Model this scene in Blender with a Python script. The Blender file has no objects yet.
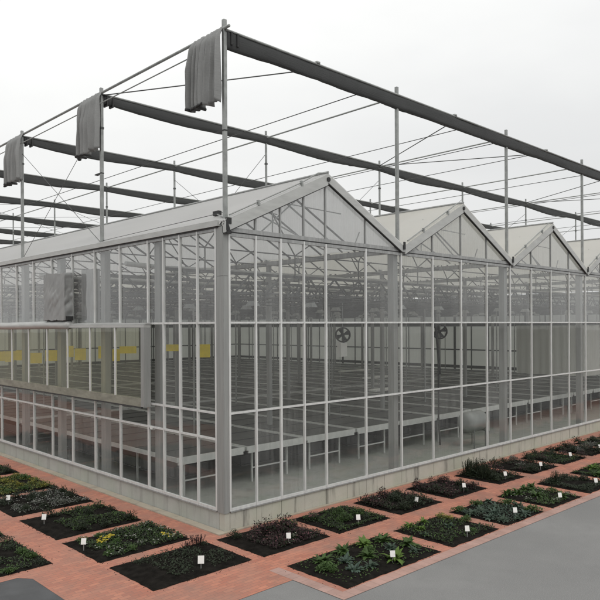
import bpy, math, random
from mathutils import Vector, Matrix, noise
R = math.radians
random.seed(7)
C = bpy.context.scene.collection

# ------------------------------------------------------------------ materials
def nt_new(name):
    m = bpy.data.materials.new(name); m.use_nodes = True
    nt = m.node_tree
    for n in list(nt.nodes): nt.nodes.remove(n)
    out = nt.nodes.new('ShaderNodeOutputMaterial')
    return m, nt, out
def N(nt, t, **kw):
    n = nt.nodes.new(t)
    for k, v in kw.items():
        if k.startswith('_'): setattr(n, k[1:], v)
        else: n.inputs[k.replace('__', ' ')].default_value = v
    return n
def ramp(nt, stops, src):
    r = nt.nodes.new('ShaderNodeValToRGB')
    while len(r.color_ramp.elements) < len(stops): r.color_ramp.elements.new(.5)
    for e, (p, c) in zip(r.color_ramp.elements, stops):
        e.position = p; e.color = (*c, 1) if len(c) == 3 else c
    nt.links.new(src, r.inputs[0]); return r
def mixc(nt, fac, a, b, mode='MIX'):
    m = nt.nodes.new('ShaderNodeMix'); m.data_type = 'RGBA'; m.blend_type = mode
    for i, v in ((0, fac), (6, a), (7, b)):
        if hasattr(v, 'links') or isinstance(v, bpy.types.NodeSocket): nt.links.new(v, m.inputs[i])
        elif isinstance(v, (int, float)): m.inputs[i].default_value = v
        else: m.inputs[i].default_value = (*v, 1)
    return m.outputs[2]
def coords(nt, scale=(1, 1, 1), kind='Object'):
    tc = nt.nodes.new('ShaderNodeTexCoord'); mp = nt.nodes.new('ShaderNodeMapping')
    mp.inputs['Scale'].default_value = scale
    nt.links.new(tc.outputs[kind], mp.inputs[0]); return mp.outputs[0]
def noisen(nt, vec, scale, detail=4, rough=.55):
    n = N(nt, 'ShaderNodeTexNoise', Scale=scale, Detail=detail, Roughness=rough)
    nt.links.new(vec, n.inputs['Vector']); return n.outputs['Fac']
def bump(nt, h, strength=.3, dist=.02):
    b = N(nt, 'ShaderNodeBump', Strength=strength, Distance=dist); nt.links.new(h, b.inputs['Height']); return b.outputs[0]

def simple(name, col, rough=.6, metal=0, var=.15, scale=3, stretch=(1, 1, 1), bumps=0, bscale=40):
    m, nt, out = nt_new(name)
    p = N(nt, 'ShaderNodeBsdfPrincipled', Roughness=rough, Metallic=metal)
    v = coords(nt, stretch)
    f = noisen(nt, v, scale, 5)
    lo = tuple(c * (1 - var) for c in col); hi = tuple(min(1, c * (1 + var)) for c in col)
    r = ramp(nt, [(.3, lo), (.7, hi)], f)
    nt.links.new(r.outputs[0], p.inputs['Base Color'])
    if bumps: nt.links.new(bump(nt, noisen(nt, v, bscale, 3), bumps, .01), p.inputs['Normal'])
    nt.links.new(p.outputs[0], out.inputs[0]); return m

M = {}
M['alu'] = simple('white_aluminium', (.66, .665, .65), .45, .15, .10, 4, (3, 3, .6))
M['alu_dull'] = simple('dull_galvanised_steel', (.33, .335, .33), .5, .25, .18, 3, (4, 4, .7))
M['column'] = simple('grey_column_cladding', (.29, .295, .285), .5, .1, .10, 2, (9, 9, .5))
M['steel'] = simple('galvanised_tube', (.30, .31, .30), .45, .4, .2, 6)
M['truss'] = simple('backlit_truss_steel', (.10, .102, .10), .55, .3, .2, 5)  # galvanised grey, darkened in the colour to look backlit
M['rake'] = simple('light_verge_flashing', (.46, .465, .45), .5, .1, .10, 2, (1, 1, 4))
M['black'] = simple('black_rubber', (.02, .02, .02), .6, 0, .3, 8)
M['dark'] = simple('dark_seal_and_shade', (.05, .05, .05), .7, 0, .2, 8)
M['bench_rim'] = simple('bench_aluminium_rim', (.58, .59, .57), .45, .3, .12, 3)
M['bench_tray'] = simple('dark_bench_tray', (.062, .064, .062), .45, 0, .35, 1.3, (1, .4, 1))
M['yellow'] = simple('yellow_sticky_sheet', (.88, .70, .05), .5, 0, .1, 4)
M['tank'] = simple('dull_tank_plastic', (.30, .31, .30), .5, 0, .15, 2)
M['white'] = simple('white_plastic', (.78, .78, .75), .45, 0, .05, 4)
M['card'] = simple('white_label_card', (.74, .73, .70), .55, 0, .06, 9)
M['tarp'] = simple('grey_tarpaulin', (.27, .275, .27), .5, 0, .16, 2.6, (1, 1, .6), .5, 9)
M['sash_rail'] = simple('sash_bottom_rail_with_algae', (.24, .235, .19), .6, 0, .25, 2.5, (1, 1, 3))
M['leaf_litter'] = simple('pale_dry_leaf', (.27, .265, .25), .8, 0, .2, 20)

def fabric(name, col, trans=.0, rough=.9):
    m, nt, out = nt_new(name)
    p = N(nt, 'ShaderNodeBsdfPrincipled', Roughness=rough)
    v = coords(nt, (1, 1, 1))
    f = noisen(nt, v, 1.7, 6); g = noisen(nt, coords(nt, (.6, 6, 9)), 5, 5)
    c1 = mixc(nt, f, tuple(c * .7 for c in col), tuple(c * 1.3 for c in col))
    c2 = mixc(nt, g, c1, tuple(c * .75 for c in col))
    nt.links.new(c2, p.inputs['Base Color'])
    nt.links.new(bump(nt, g, .35, .02), p.inputs['Normal'])
    if trans:
        t = nt.nodes.new('ShaderNodeBsdfTranslucent'); nt.links.new(c2, t.inputs[0])
        mx = nt.nodes.new('ShaderNodeMixShader'); mx.inputs[0].default_value = trans
        nt.links.new(p.outputs[0], mx.inputs[1]); nt.links.new(t.outputs[0], mx.inputs[2])
        nt.links.new(mx.outputs[0], out.inputs[0])
    else: nt.links.new(p.outputs[0], out.inputs[0])
    return m
M['shade'] = fabric('dark_shade_cloth', (.062, .064, .064))
M['cloth'] = fabric('grey_shade_cloth', (.42, .423, .417), .3)

def roof_mat(name, col, trans=.42):
    m, nt, out = nt_new(name)
    v = coords(nt, (1, .15, 1))
    f = noisen(nt, v, .9, 6, .65); g = noisen(nt, coords(nt, (1, 1, 1)), .35, 3)
    a = mixc(nt, f, tuple(c * .86 for c in col), tuple(min(.95, c * 1.08) for c in col))
    b = mixc(nt, g, a, (col[0] * .93, col[1] * .93, col[2] * .92))
    d = nt.nodes.new('ShaderNodeBsdfDiffuse'); t = nt.nodes.new('ShaderNodeBsdfTranslucent'); gl = N(nt, 'ShaderNodeBsdfGlossy', Roughness=.25)
    nt.links.new(b, d.inputs[0]); nt.links.new(b, t.inputs[0])
    mx = nt.nodes.new('ShaderNodeMixShader'); mx.inputs[0].default_value = trans
    nt.links.new(d.outputs[0], mx.inputs[1]); nt.links.new(t.outputs[0], mx.inputs[2])
    m2 = nt.nodes.new('ShaderNodeMixShader'); m2.inputs[0].default_value = .05
    nt.links.new(mx.outputs[0], m2.inputs[1]); nt.links.new(gl.outputs[0], m2.inputs[2])
    nt.links.new(m2.outputs[0], out.inputs[0]); return m
M['roof'] = roof_mat('whitened_roof_glass', (.93, .93, .925), .64)
M['roof_cream'] = roof_mat('cream_whitened_roof_glass', (.93, .917, .868), .6)
M['upper_curtain'] = roof_mat('grey_upper_curtain', (.66, .67, .65), .6)
M['curtain'] = roof_mat('pale_side_curtain', (.80, .81, .78), .6)

def glass(name, tint, dirt_sheen=.05, dirt_sheen_col=(.62, .63, .62), gain=1.5):
    m, nt, out = nt_new(name)
    tr = N(nt, 'ShaderNodeBsdfTransparent'); tr.inputs[0].default_value = (*tint, 1)
    gl = N(nt, 'ShaderNodeBsdfGlossy', Roughness=.015); gl.inputs[0].default_value = (.96, .96, .955, 1)
    di = nt.nodes.new('ShaderNodeBsdfDiffuse'); di.inputs[0].default_value = (*dirt_sheen_col, 1)
    lw = N(nt, 'ShaderNodeLayerWeight', Blend=.5)          # Schlick's curve, the same from both sides of the thin pane
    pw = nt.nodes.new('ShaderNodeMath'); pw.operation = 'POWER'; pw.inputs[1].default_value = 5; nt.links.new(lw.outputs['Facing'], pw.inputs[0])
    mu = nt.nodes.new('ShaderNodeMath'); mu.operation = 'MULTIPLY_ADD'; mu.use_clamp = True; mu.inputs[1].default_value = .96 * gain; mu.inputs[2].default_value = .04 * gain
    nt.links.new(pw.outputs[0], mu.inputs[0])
    # gentle waviness of old panes
    gl.inputs['Roughness'].default_value = .02
    wb = bump(nt, noisen(nt, coords(nt, (1, 1, .5)), .9, 2), .06, .05); nt.links.new(wb, gl.inputs['Normal'])
    mx = nt.nodes.new('ShaderNodeMixShader'); nt.links.new(mu.outputs[0], mx.inputs[0])
    nt.links.new(tr.outputs[0], mx.inputs[1]); nt.links.new(gl.outputs[0], mx.inputs[2])
    # dust and run-down streaks; uneven strength per pane also imitates varied reflections
    f1 = noisen(nt, coords(nt, (7, 7, .22)), 1.8, 6, .75); f2 = noisen(nt, coords(nt), .6, 3)
    mm = nt.nodes.new('ShaderNodeMath'); mm.operation = 'MULTIPLY'; nt.links.new(f1, mm.inputs[0]); nt.links.new(f2, mm.inputs[1])
    mr = N(nt, 'ShaderNodeMapRange'); nt.links.new(mm.outputs[0], mr.inputs[0])
    mr.inputs['From Min'].default_value = .12; mr.inputs['From Max'].default_value = .42
    mr.inputs['To Min'].default_value = dirt_sheen * .15; mr.inputs['To Max'].default_value = dirt_sheen * 2.6
    oi = nt.nodes.new('ShaderNodeObjectInfo'); vr = N(nt, 'ShaderNodeMapRange'); nt.links.new(oi.outputs['Random'], vr.inputs[0])
    vr.inputs['To Min'].default_value = .15; vr.inputs['To Max'].default_value = 2.6
    dm = nt.nodes.new('ShaderNodeMath'); dm.operation = 'MULTIPLY'; nt.links.new(mr.outputs[0], dm.inputs[0]); nt.links.new(vr.outputs[0], dm.inputs[1])
    m2 = nt.nodes.new('ShaderNodeMixShader'); nt.links.new(dm.outputs[0], m2.inputs[0])
    nt.links.new(mx.outputs[0], m2.inputs[1]); nt.links.new(di.outputs[0], m2.inputs[2])
    nt.links.new(m2.outputs[0], out.inputs[0]); return m
M['glass'] = glass('dusty_clear_glass', (.972, .976, .972), .022, gain=.55)  # reflection held down so the brick paving hardly shows in the lower panes
M['glass_upper'] = glass('upper_glass_sky_boost', (.972, .976, .976), .026, gain=1.2)  # same glass, reflection raised so these panes look brighter with sky
M['glass_gable'] = glass('gable_glass_sky_boost', (.97, .975, .98), .04, gain=1.5)  # same glass again, reflection raised to brighten the gables
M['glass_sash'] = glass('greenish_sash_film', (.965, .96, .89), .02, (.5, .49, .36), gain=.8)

def concrete(name, col, joints, stain, axis):
    m, nt, out = nt_new(name)
    p = N(nt, 'ShaderNodeBsdfPrincipled', Roughness=.85)
    v = coords(nt)
    f = noisen(nt, v, 2.2, 8, .65)
    c = mixc(nt, f, tuple(x * .78 for x in col), tuple(x * 1.16 for x in col))
    # dark run-down stains: noise drawn out vertically
    s = noisen(nt, coords(nt, (1.7, 1.7, .16)), 1.5, 5, .65)
    sr = ramp(nt, [(.53, (0, 0, 0)), (.63, (1, 1, 1))], s)
    mk = nt.nodes.new('ShaderNodeMath'); mk.operation = 'MULTIPLY'; mk.inputs[1].default_value = stain
    nt.links.new(sr.outputs[0], mk.inputs[0])
    c = mixc(nt, mk.outputs[0], c, (.13, .125, .11))
    g = noisen(nt, coords(nt, (1, 1, .6)), .9, 3)
    gr = ramp(nt, [(.45, (0, 0, 0)), (.7, (.35, .35, .35))], g)
    c = mixc(nt, gr.outputs[0], c, (col[0] * .75, col[1] * .88, col[2] * .72))
    nt.links.new(c, p.inputs['Base Color'])
    nt.links.new(bump(nt, noisen(nt, v, 25, 5), .3, .01), p.inputs['Normal'])
    nt.links.new(p.outputs[0], out.inputs[0]); return m
M['plinth_gable'] = concrete('cream_plinth_concrete', (.46, .45, .39), 1.6, .7, 0)
M['plinth_side'] = concrete('grey_green_plinth_concrete', (.40, .405, .375), 3, .35, 1)
M['inner_floor'] = concrete('grey_greenhouse_floor', (.33, .335, .31), 1, .25, 0)
M['kerb'] = concrete('worn_kerb_concrete', (.40, .35, .28), 1, .3, 0)

def asphalt():
    m, nt, out = nt_new('grey_asphalt')
    p = N(nt, 'ShaderNodeBsdfPrincipled')
    v = coords(nt)
    f = noisen(nt, coords(nt, (1, .55, 1)), .22, 6, .62); g = noisen(nt, v, 60, 3); h = noisen(nt, v, 2.2, 6, .65)
    c = ramp(nt, [(.34, (.135, .135, .134)), (.5, (.175, .174, .171)), (.68, (.225, .223, .218))], f).outputs[0]
    c = mixc(nt, ramp(nt, [(.35, (0, 0, 0)), (.75, (.45, .45, .45))], h).outputs[0], c, (.14, .14, .14))
    c = mixc(nt, ramp(nt, [(.42, (0, 0, 0)), (.68, (.8, .8, .8))], g).outputs[0], c, (.26, .257, .25))
    ag = nt.nodes.new('ShaderNodeTexVoronoi'); ag.inputs['Scale'].default_value = 55; nt.links.new(v, ag.inputs['Vector'])
    c = mixc(nt, ramp(nt, [(.0, (.5, .5, .5)), (.22, (0, 0, 0))], ag.outputs['Distance']).outputs[0], c, (.33, .325, .31))
    dk = noisen(nt, coords(nt, (1, 1, 1)), .9, 7, .7)
    c = mixc(nt, ramp(nt, [(.58, (0, 0, 0)), (.72, (.35, .35, .35))], dk).outputs[0], c, (.115, .115, .114))
    s = noisen(nt, coords(nt, (1, 1, 1)), 2.6, 3)
    c = mixc(nt, ramp(nt, [(.68, (0, 0, 0)), (.76, (.6, .6, .6))], s).outputs[0], c, (.22, .215, .2))
    nt.links.new(c, p.inputs['Base Color'])
    r = ramp(nt, [(.3, (.45,) * 3), (.7, (.75,) * 3)], f); nt.links.new(r.outputs[0], p.inputs['Roughness'])
    nt.links.new(bump(nt, g, .35, .006), p.inputs['Normal'])
    nt.links.new(p.outputs[0], out.inputs[0]); return m
M['asphalt'] = asphalt()
M['asphalt_new'] = simple('fresh_dark_asphalt', (.075, .077, .08), .75, 0, .2, 2, (1, 1, 1), .5, 120)

def brick(name, rot, bw, bh, c1, c2, mortar):
    m, nt, out = nt_new(name)
    p = N(nt, 'ShaderNodeBsdfPrincipled', Roughness=.8)
    tc = nt.nodes.new('ShaderNodeTexCoord'); mp = nt.nodes.new('ShaderNodeMapping')
    mp.inputs['Rotation'].default_value = (0, 0, rot); nt.links.new(tc.outputs['Object'], mp.inputs[0])
    b = nt.nodes.new('ShaderNodeTexBrick'); nt.links.new(mp.outputs[0], b.inputs[0])
    b.inputs['Scale'].default_value = 1; b.inputs['Brick Width'].default_value = bw; b.inputs['Row Height'].default_value = bh
    b.inputs['Mortar Size'].default_value = .006; b.inputs['Mortar Smooth'].default_value = .6; b.inputs['Bias'].default_value = 0
    b.inputs['Color1'].default_value = (*c1, 1); b.inputs['Color2'].default_value = (*c2, 1); b.inputs['Mortar'].default_value = (*mortar, 1)
    v = coords(nt); f = noisen(nt, v, 1.1, 7, .65)
    d = mixc(nt, ramp(nt, [(.42, (0, 0, 0)), (.72, (.75, .75, .75))], f).outputs[0], b.outputs[0], (.235, .15, .12))
    e = mixc(nt, ramp(nt, [(.42, (0, 0, 0)), (.7, (.30, .30, .30))], noisen(nt, v, .5, 4)).outputs[0], d, (.50, .27, .20))
    nt.links.new(e, p.inputs['Base Color'])
    inv = nt.nodes.new('ShaderNodeMath'); inv.operation = 'SUBTRACT'; inv.inputs[0].default_value = 1; nt.links.new(b.outputs[1], inv.inputs[1])
    nt.links.new(bump(nt, inv.outputs[0], .5, .006), p.inputs['Normal'])
    nt.links.new(p.outputs[0], out.inputs[0]); return m
M['brick'] = brick('red_brick_paving', 0, .21, .105, (.50, .205, .132), (.385, .148, .100), (.26, .14, .105))
M['brick_edge'] = brick('brick_edging_course', 0, .22, .6, (.38, .245, .21), (.44, .285, .245), (.25, .175, .15))
M['brick_edge_y'] = brick('brick_edging_course_across', R(90), .22, .6, (.38, .245, .21), (.44, .285, .245), (.25, .175, .15))
M['soil'] = simple('dark_moist_soil', (.013, .0115, .010), .95, 0, .5, 6, (1, 1, 1), 1, 45)

def leafm(name, col, var=.35, rough=.55):
    m, nt, out = nt_new(name)
    p = N(nt, 'ShaderNodeBsdfPrincipled', Roughness=rough); p.inputs['Specular IOR Level'].default_value = .25
    oi = nt.nodes.new('ShaderNodeObjectInfo')
    f = noisen(nt, coords(nt), 7, 3)
    lo = tuple(c * (1 - var) for c in col); hi = tuple(c * (1 + var) for c in col)
    c = ramp(nt, [(.3, lo), (.7, hi)], f).outputs[0]
    c2 = mixc(nt, oi.outputs['Random'], c, (col[0] * .8, col[1] * .8, col[2] * .7))
    nt.links.new(c2, p.inputs['Base Color'])
    t = nt.nodes.new('ShaderNodeBsdfTranslucent'); nt.links.new(c2, t.inputs[0])
    mx = nt.nodes.new('ShaderNodeMixShader'); mx.inputs[0].default_value = .2
    nt.links.new(p.outputs[0], mx.inputs[1]); nt.links.new(t.outputs[0], mx.inputs[2])
    nt.links.new(mx.outputs[0], out.inputs[0]); return m
M['lf_green'] = leafm('mid_green_leaf', (.065, .115, .035))
M['lf_bright'] = leafm('bright_green_leaf', (.12, .20, .045))
M['lf_dark'] = leafm('dark_green_leaf', (.03, .042, .024))
M['lf_purple'] = leafm('dark_purple_leaf', (.045, .024, .028))
M['lf_blue'] = leafm('blue_green_leaf', (.07, .105, .08))
M['lf_silver'] = leafm('silver_grey_leaf', (.15, .155, .14))
M['lf_olive'] = leafm('olive_yellow_leaf', (.15, .16, .04))
M['fl_yellow'] = leafm('yellow_petal', (.68, .55, .07), .15)
M['fl_white'] = leafm('white_petal', (.55, .55, .52), .15)
M['fl_pink'] = leafm('dusty_pink_petal', (.36, .17, .19), .2)

M['soil'].node_tree.nodes['Principled BSDF'].inputs['Specular IOR Level'].default_value = .05
# ------------------------------------------------------------------ geometry helpers
class MB:
    def __init__(s): s.v = []; s.f = []; s.mi = []; s.mats = []; s.m = 0
    def mat(s, m):
        if m not in s.mats: s.mats.append(m)
        s.m = s.mats.index(m); return s
    def add(s, vs, fs):
        b = len(s.v); s.v += [tuple(v) for v in vs]
        for f in fs: s.f.append(tuple(b + i for i in f)); s.mi.append(s.m)
    def box(s, x0, x1, y0, y1, z0, z1):
        s.add([(x0, y0, z0), (x1, y0, z0), (x1, y1, z0), (x0, y1, z0), (x0, y0, z1), (x1, y0, z1), (x1, y1, z1), (x0, y1, z1)],
              [(0, 3, 2, 1), (4, 5, 6, 7), (0, 1, 5, 4), (1, 2, 6, 5), (2, 3, 7, 6), (3, 0, 4, 7)])
    def bar(s, p, q, w, h=None, up=(0, 0, 1)):
        h = w if h is None else h
        p = Vector(p); q = Vector(q); d = (q - p).normalized(); up = Vector(up)
        if abs(d.dot(up)) > .99: up = Vector((0, 1, 0))
        a = d.cross(up).normalized(); b = a.cross(d).normalized()
        vs = []
        for c in (p, q):
            for i, j in ((-1, -1), (1, -1), (1, 1), (-1, 1)): vs.append(c + a * (i * w / 2) + b * (j * h / 2))
        s.add(vs, [(0, 1, 2, 3), (7, 6, 5, 4), (0, 4, 5, 1), (1, 5, 6, 2), (2, 6, 7, 3), (3, 7, 4, 0)])
    def tube(s, pts, r, n=8, cap=True):
        pts = [Vector(p) for p in pts]; rings = []
        for i, p in enumerate(pts):
            d = (pts[min(i + 1, len(pts) - 1)] - pts[max(i - 1, 0)]).normalized()
            up = Vector((0, 0, 1)) if abs(d.z) < .9 else Vector((0, 1, 0))
            a = d.cross(up).normalized(); b = a.cross(d)
            rr = r[i] if isinstance(r, (list, tuple)) else r
            rings.append([p + a * rr * math.cos(2 * math.pi * k / n) + b * rr * math.sin(2 * math.pi * k / n) for k in range(n)])
        vs = [v for g in rings for v in g]; fs = []
        for i in range(len(pts) - 1):
            for k in range(n):
                a0 = i * n + k; a1 = i * n + (k + 1) % n
                fs.append((a0, a1, a1 + n, a0 + n))
        if cap: fs += [tuple(range(n - 1, -1, -1)), tuple((len(pts) - 1) * n + k for k in range(n))]
        s.add(vs, fs)
    def mesh(s, name, smooth=False):
        me = bpy.data.meshes.new(name); me.from_pydata(s.v, [], s.f)
        for m in s.mats: me.materials.append(M[m])
        me.polygons.foreach_set('material_index', s.mi)
        if smooth: me.polygons.foreach_set('use_smooth', [True] * len(s.f))
        me.update(); return me
    def build(s, name, parent=None, smooth=False, loc=None):
        o = bpy.data.objects.new(name, s.mesh(name, smooth)); C.objects.link(o)
        if parent: o.parent = parent
        if loc: o.location = loc
        return o
def mb(m): return MB().mat(m)
def tag(o, label=None, cat=None, group=None, kind=None):
    if label: o['label'] = label
    if cat: o['category'] = cat
    if group: o['group'] = group
    if kind: o['kind'] = kind
    return o
def empty(name, loc=(0, 0, 0), rz=0):
    o = bpy.data.objects.new(name, None); C.objects.link(o); o.location = loc; o.rotation_euler = (0, 0, rz); return o
def copy_tree(o, parent=None):
    c = o.copy(); C.objects.link(c)
    if parent: c.parent = parent
    for ch in list(o.children): copy_tree(ch, c)
    return c

# ------------------------------------------------------------------ dimensions (metres)
ZB, ZL, ZL2, ZTR, ZT, ZE, ZR, ZV = .474, 2.72, 2.11, 4.827, 6.905, 7.06, 8.74, 7.12
BAY, GX, GY, PL = 6.4, .16, .27, 1.501
NB, NR = 6, 8
LX = GX + BAY * NB; ROW = 6.005; LY = GY + PL * 32
AX, AY, ZP, ZW = .156, .117, 11.84, 11.6
V = [GX + BAY * k + (.04 if k else 0) for k in range(NB + 1)]

# ------------------------------------------------------------------ greenhouse
gh = empty('greenhouse', (0, 0, 0))
tag(gh, 'large multi-gabled glass greenhouse with whitened roof on a low concrete plinth', 'greenhouse')

# plinth: panels with open joints
p = mb('plinth_gable')
x = .0; k = 0
cuts = [0.0, GX] + [GX + .8 * i for i in range(1, NB * 8 + 1)]
for a, b in zip(cuts[:-1], cuts[1:]):
    j = .006; p.box(a + j, b - j, 0 + random.uniform(0, .004), .2, -.2, .43)
p.mat('dark').box(.02, LX, .012, .19, -.2, .425)
p.build('plinth', gh)
p = mb('plinth_side')
ys = [.2, GY + PL] + [GY + PL * i for i in range(3, 33, 2)]
for a, b in zip(ys[:-1], ys[1:]): p.box(0 + random.uniform(0, .003), .2, a + .004, b - .004, -.2, .43)
p.mat('dark').box(.012, .19, .2, LY, -.2, .425)
p.build('plinth', gh)
# projecting sill flashing
s = mb('alu_dull'); s.box(GX, LX, -.035, .06, .432, .462); s.build('sill', gh)
s = mb('alu_dull'); s.box(-.035, .06, GY, LY, .432, .462); s.build('sill', gh)

# corner column
c = mb('column')
c.box(-.02, GX - .03, -.02, GY - .035, .432, 5.9); c.box(-.02, GX - .03, -.02, GY - .035, 5.906, ZE - .02)
c.mat('dark').box(-.012, GX - .04, -.012, GY - .045, 5.89, 5.92)
c.mat('column').box(-.012, -.002 + .0, -.024, -.018, .44, ZE - .05)
c.build('corner_column', gh)

def quad_pane(parent, plane, a0, a1, z0, z1, m='glass'):
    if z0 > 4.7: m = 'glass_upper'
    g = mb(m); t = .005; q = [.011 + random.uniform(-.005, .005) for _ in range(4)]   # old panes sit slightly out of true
    P = [(a0, z0, q[0]), (a1, z0, q[1]), (a1, z1, q[1] + q[2] - q[0]), (a0, z1, q[2])]
    vs = [(a, d, z) if plane == 'Y' else (d, a, z) for a, z, d in P] + [(a, d + t, z) if plane == 'Y' else (d + t, a, z) for a, z, d in P]
    fs = [(0, 1, 2, 3), (7, 6, 5, 4), (0, 4, 5, 1), (1, 5, 6, 2), (2, 6, 7, 3), (3, 7, 4, 0)]
    g.add(vs, fs if plane == 'Y' else [f[::-1] for f in fs])
    return g.build('pane', parent)
MW = .027     # half width of a glazing bar
def window(plane, a0, a1, rails, zbot, ztop, m0=True, skip=None, half=False, gap=None):
    w = mb('alu')
    def vb(a, z0, z1, hw):
        if plane == 'Y': w.box(a - hw, a + hw, -.03, .035, z0, z1)
        else: w.box(-.03, .035, a - hw, a + hw, z0, z1)
    def hb(z, hh, d=-.024):
        if plane == 'Y': w.box(a0 + MW, a1 - MW, d, .03, z - hh, z + hh)
        else: w.box(d, .03, a0 + MW, a1 - MW, z - hh, z + hh)
    hw = MW * (.8 if half else 1)
    if gap: vb(a0, zbot, gap[0], hw); vb(a0, gap[1], ztop, hw)
    else: vb(a0, zbot, ztop, hw)
    for z in rails: hb(z, .024)
    hb(zbot + .03, .03)
    w.mat('alu_dull'); hb(ztop - .04, .04)
    o = w.build('window', gh)
    lv = [zbot + .06] + list(rails) + [ztop - .08]
    for i, (q0, q1) in enumerate(zip(lv[:-1], lv[1:])):
        if skip and i in skip: continue
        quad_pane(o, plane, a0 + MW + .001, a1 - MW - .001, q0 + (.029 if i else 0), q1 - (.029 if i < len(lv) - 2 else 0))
    return o
# gable side
xs = []
for k in range(NB * 4):
    x0 = GX + 1.6 * k
    if k in (0, 1): xs += [(x0, x0 + .8, False), (x0 + .8, x0 + 1.6, True)]
    else: xs.append((x0, x0 + 1.6, False))
for a, b, h in xs: window('Y', a, b, [ZL, ZTR], .463, ZT, half=h)
# eave side
ys = []
for k in range(32):
    y0 = GY + PL * k
    if k in (0, 1): ys += [(y0, y0 + PL / 2, False, k), (y0 + PL / 2, y0 + PL, True, k)]
    else: ys.append((y0, y0 + PL, False, k))
for a, b, h, k in ys:
    if k < 2: window('X', a, b, [ZL2, ZL, ZTR], .463, ZE - .03, half=h)
    elif k == 2: window('X', a, b, [ZL2, ZTR], .463, ZE - .03, skip=(1,))
    elif k < 24: window('X', a, b, [ZL2], .463, 2.66); window('X', a, b, [], ZTR - .026, ZE - .03)
    else: window('X', a, b, [ZL2, ZTR], .463, ZE - .03)
# small bolt on the rail by the sash
b = mb('white'); b.box(-.06, -.025, 3.05, 3.12, 2.06, 2.13); b.build('rail_bolt', gh)

# gables
for k in range(NB):
    x0, x1 = V[k], V[k + 1]; xm = (x0 + x1) / 2
    zf = lambda x: ZV - .2 + (ZR - ZV) * (1 - abs(x - xm) / (xm - x0))
    w = mb('alu_dull')
    muls = [GX + BAY * k + 1.6 * i for i in (1, 2, 3)] + ([GX + .8, GX + 2.4] if k == 0 else [])
    for m_ in muls: w.box(m_ - .022, m_ + .022, -.02, .03, ZT + .0, zf(m_) + .05)
    w.mat('dark').box(x0 + .05, x1 - .05, -.02, .03, ZT + .002, ZT + .028)
    w.mat('alu_dull').box(x0 + .05, x1 - .05, -.03, .04, ZT + .03, ZT + .13)
    go = w.build('gable_window', gh)
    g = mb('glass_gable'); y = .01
    P = [(x0 + .1, ZT + .131), (x1 - .1, ZT + .131), (x1 - .1, zf(x1 - .1) + .03), (xm, ZR - .17), (x0 + .1, zf(x0 + .1) + .03)]
    g.add([(a, y, z) for a, z in P] + [(a, y + .006, z) for a, z in P],
          [(0, 1, 2, 3, 4), (9, 8, 7, 6, 5)] + [(i, i + 5, (i + 1) % 5 + 5, (i + 1) % 5) for i in range(5)])
    g.build('pane', go)
    # rakes
    for sgn, hh in ((-1, .26), (1, .2)):
        xa = (x0 + .06 if k else -.02) if sgn < 0 else x1 - .06
        za = ZV if (k or sgn > 0) else ZV + .03
        r = mb('rake'); yy0, yy1 = -.1, .0
        Q = [(xa, za), (xm, ZR), (xm, ZR - hh * 1.1), (xa, za - hh * 1.0)]
        r.add([(a, yy0, z) for a, z in Q] + [(a, yy1, z) for a, z in Q],
              [(0, 1, 2, 3) if sgn > 0 else (3, 2, 1, 0), (4, 5, 6, 7)] + [(i, (i + 1) % 4, (i + 1) % 4 + 4, i + 4) for i in range(4)])
        r.mat('dark').bar((xa, -.06, za - hh - .012), (xm, -.06, ZR - hh * 1.1 - .012), .07, .022)  # dark strip standing in for the shaded underside of the rake
        r.mat('steel')
        if sgn < 0:
            r.tube([(xa + .15, -.07, za + .16), (xm - .9, -.07, ZR - .33), (xm - .35, -.07, ZR - .02), (xm, -.07, ZR + .04)], .018, 6)
            for t in (.3, .72): r.box(xa + (xm - xa) * t - .03, xa + (xm - xa) * t + .03, -.11, -.04, za + (ZR - za) * t - .0, za + (ZR - za) * t + .13)
        r.build('rake', gh)
    cpp = mb('black'); cpp.tube([(xm, -.13, ZR - .14), (xm, -.08, ZR - .14)], .06, 10); cpp.build('ridge_cap', gh)

# roof slabs (one per bay), gutters
for k in range(NB):
    x0, x1 = V[k] + (.05 if k else -.19), V[k + 1] - .05; xm = (V[k] + V[k + 1]) / 2
    z0 = ZV if k else ZV + .03
    r = mb('roof' if k == 0 else 'roof_cream'); n = 24
    for (xa, za, xb, zb) in ((x0, z0, xm, ZR), (xm, ZR, x1, ZV)):
        vs = []
        for i in range(n + 1):
            y = -.09 + (LY + .2) * i / n
            for xx, zz in ((xa, za), (xb, zb)): vs += [(xx, y, zz + .03), (xx, y, zz)]
        fs = []
        for i in range(n):
            a = i * 4
            fs += [(a, a + 4, a + 6, a + 2), (a + 1, a + 3, a + 7, a + 5), (a, a + 1, a + 5, a + 4), (a + 2, a + 6, a + 7, a + 3)]
        fs += [(0, 2, 3, 1), (n * 4, n * 4 + 1, n * 4 + 3, n * 4 + 2)]
        r.add(vs, fs)
    ro = r.build('roof', gh)
    t = mb('alu_dull')
    t.tube([(xm, -.1, ZR + .05), (xm, LY, ZR + .05)], .035, 6); t.build('ridge', ro)
    t = mb('truss')
    for i in range(1, 32):
        y = GY + PL * i
        t.bar((x0 + .05, y, z0 - .03), (xm, y, ZR - .035), .03, .05); t.bar((xm, y, ZR - .035), (x1 - .05, y, ZV - .03), .03, .05)
    t.build('rafters', ro)
g = mb('rake'); g.box(-.08, -.02, GY - .15, LY, ZE - .005, ZE + .13); g.box(-.02, .12, GY - .15, LY, ZE - .005, ZE + .03)
g.mat('dark').box(-.045, .05, GY - .1, LY, ZE - .04, ZE - .008); g.build('gutter', gh)
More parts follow.
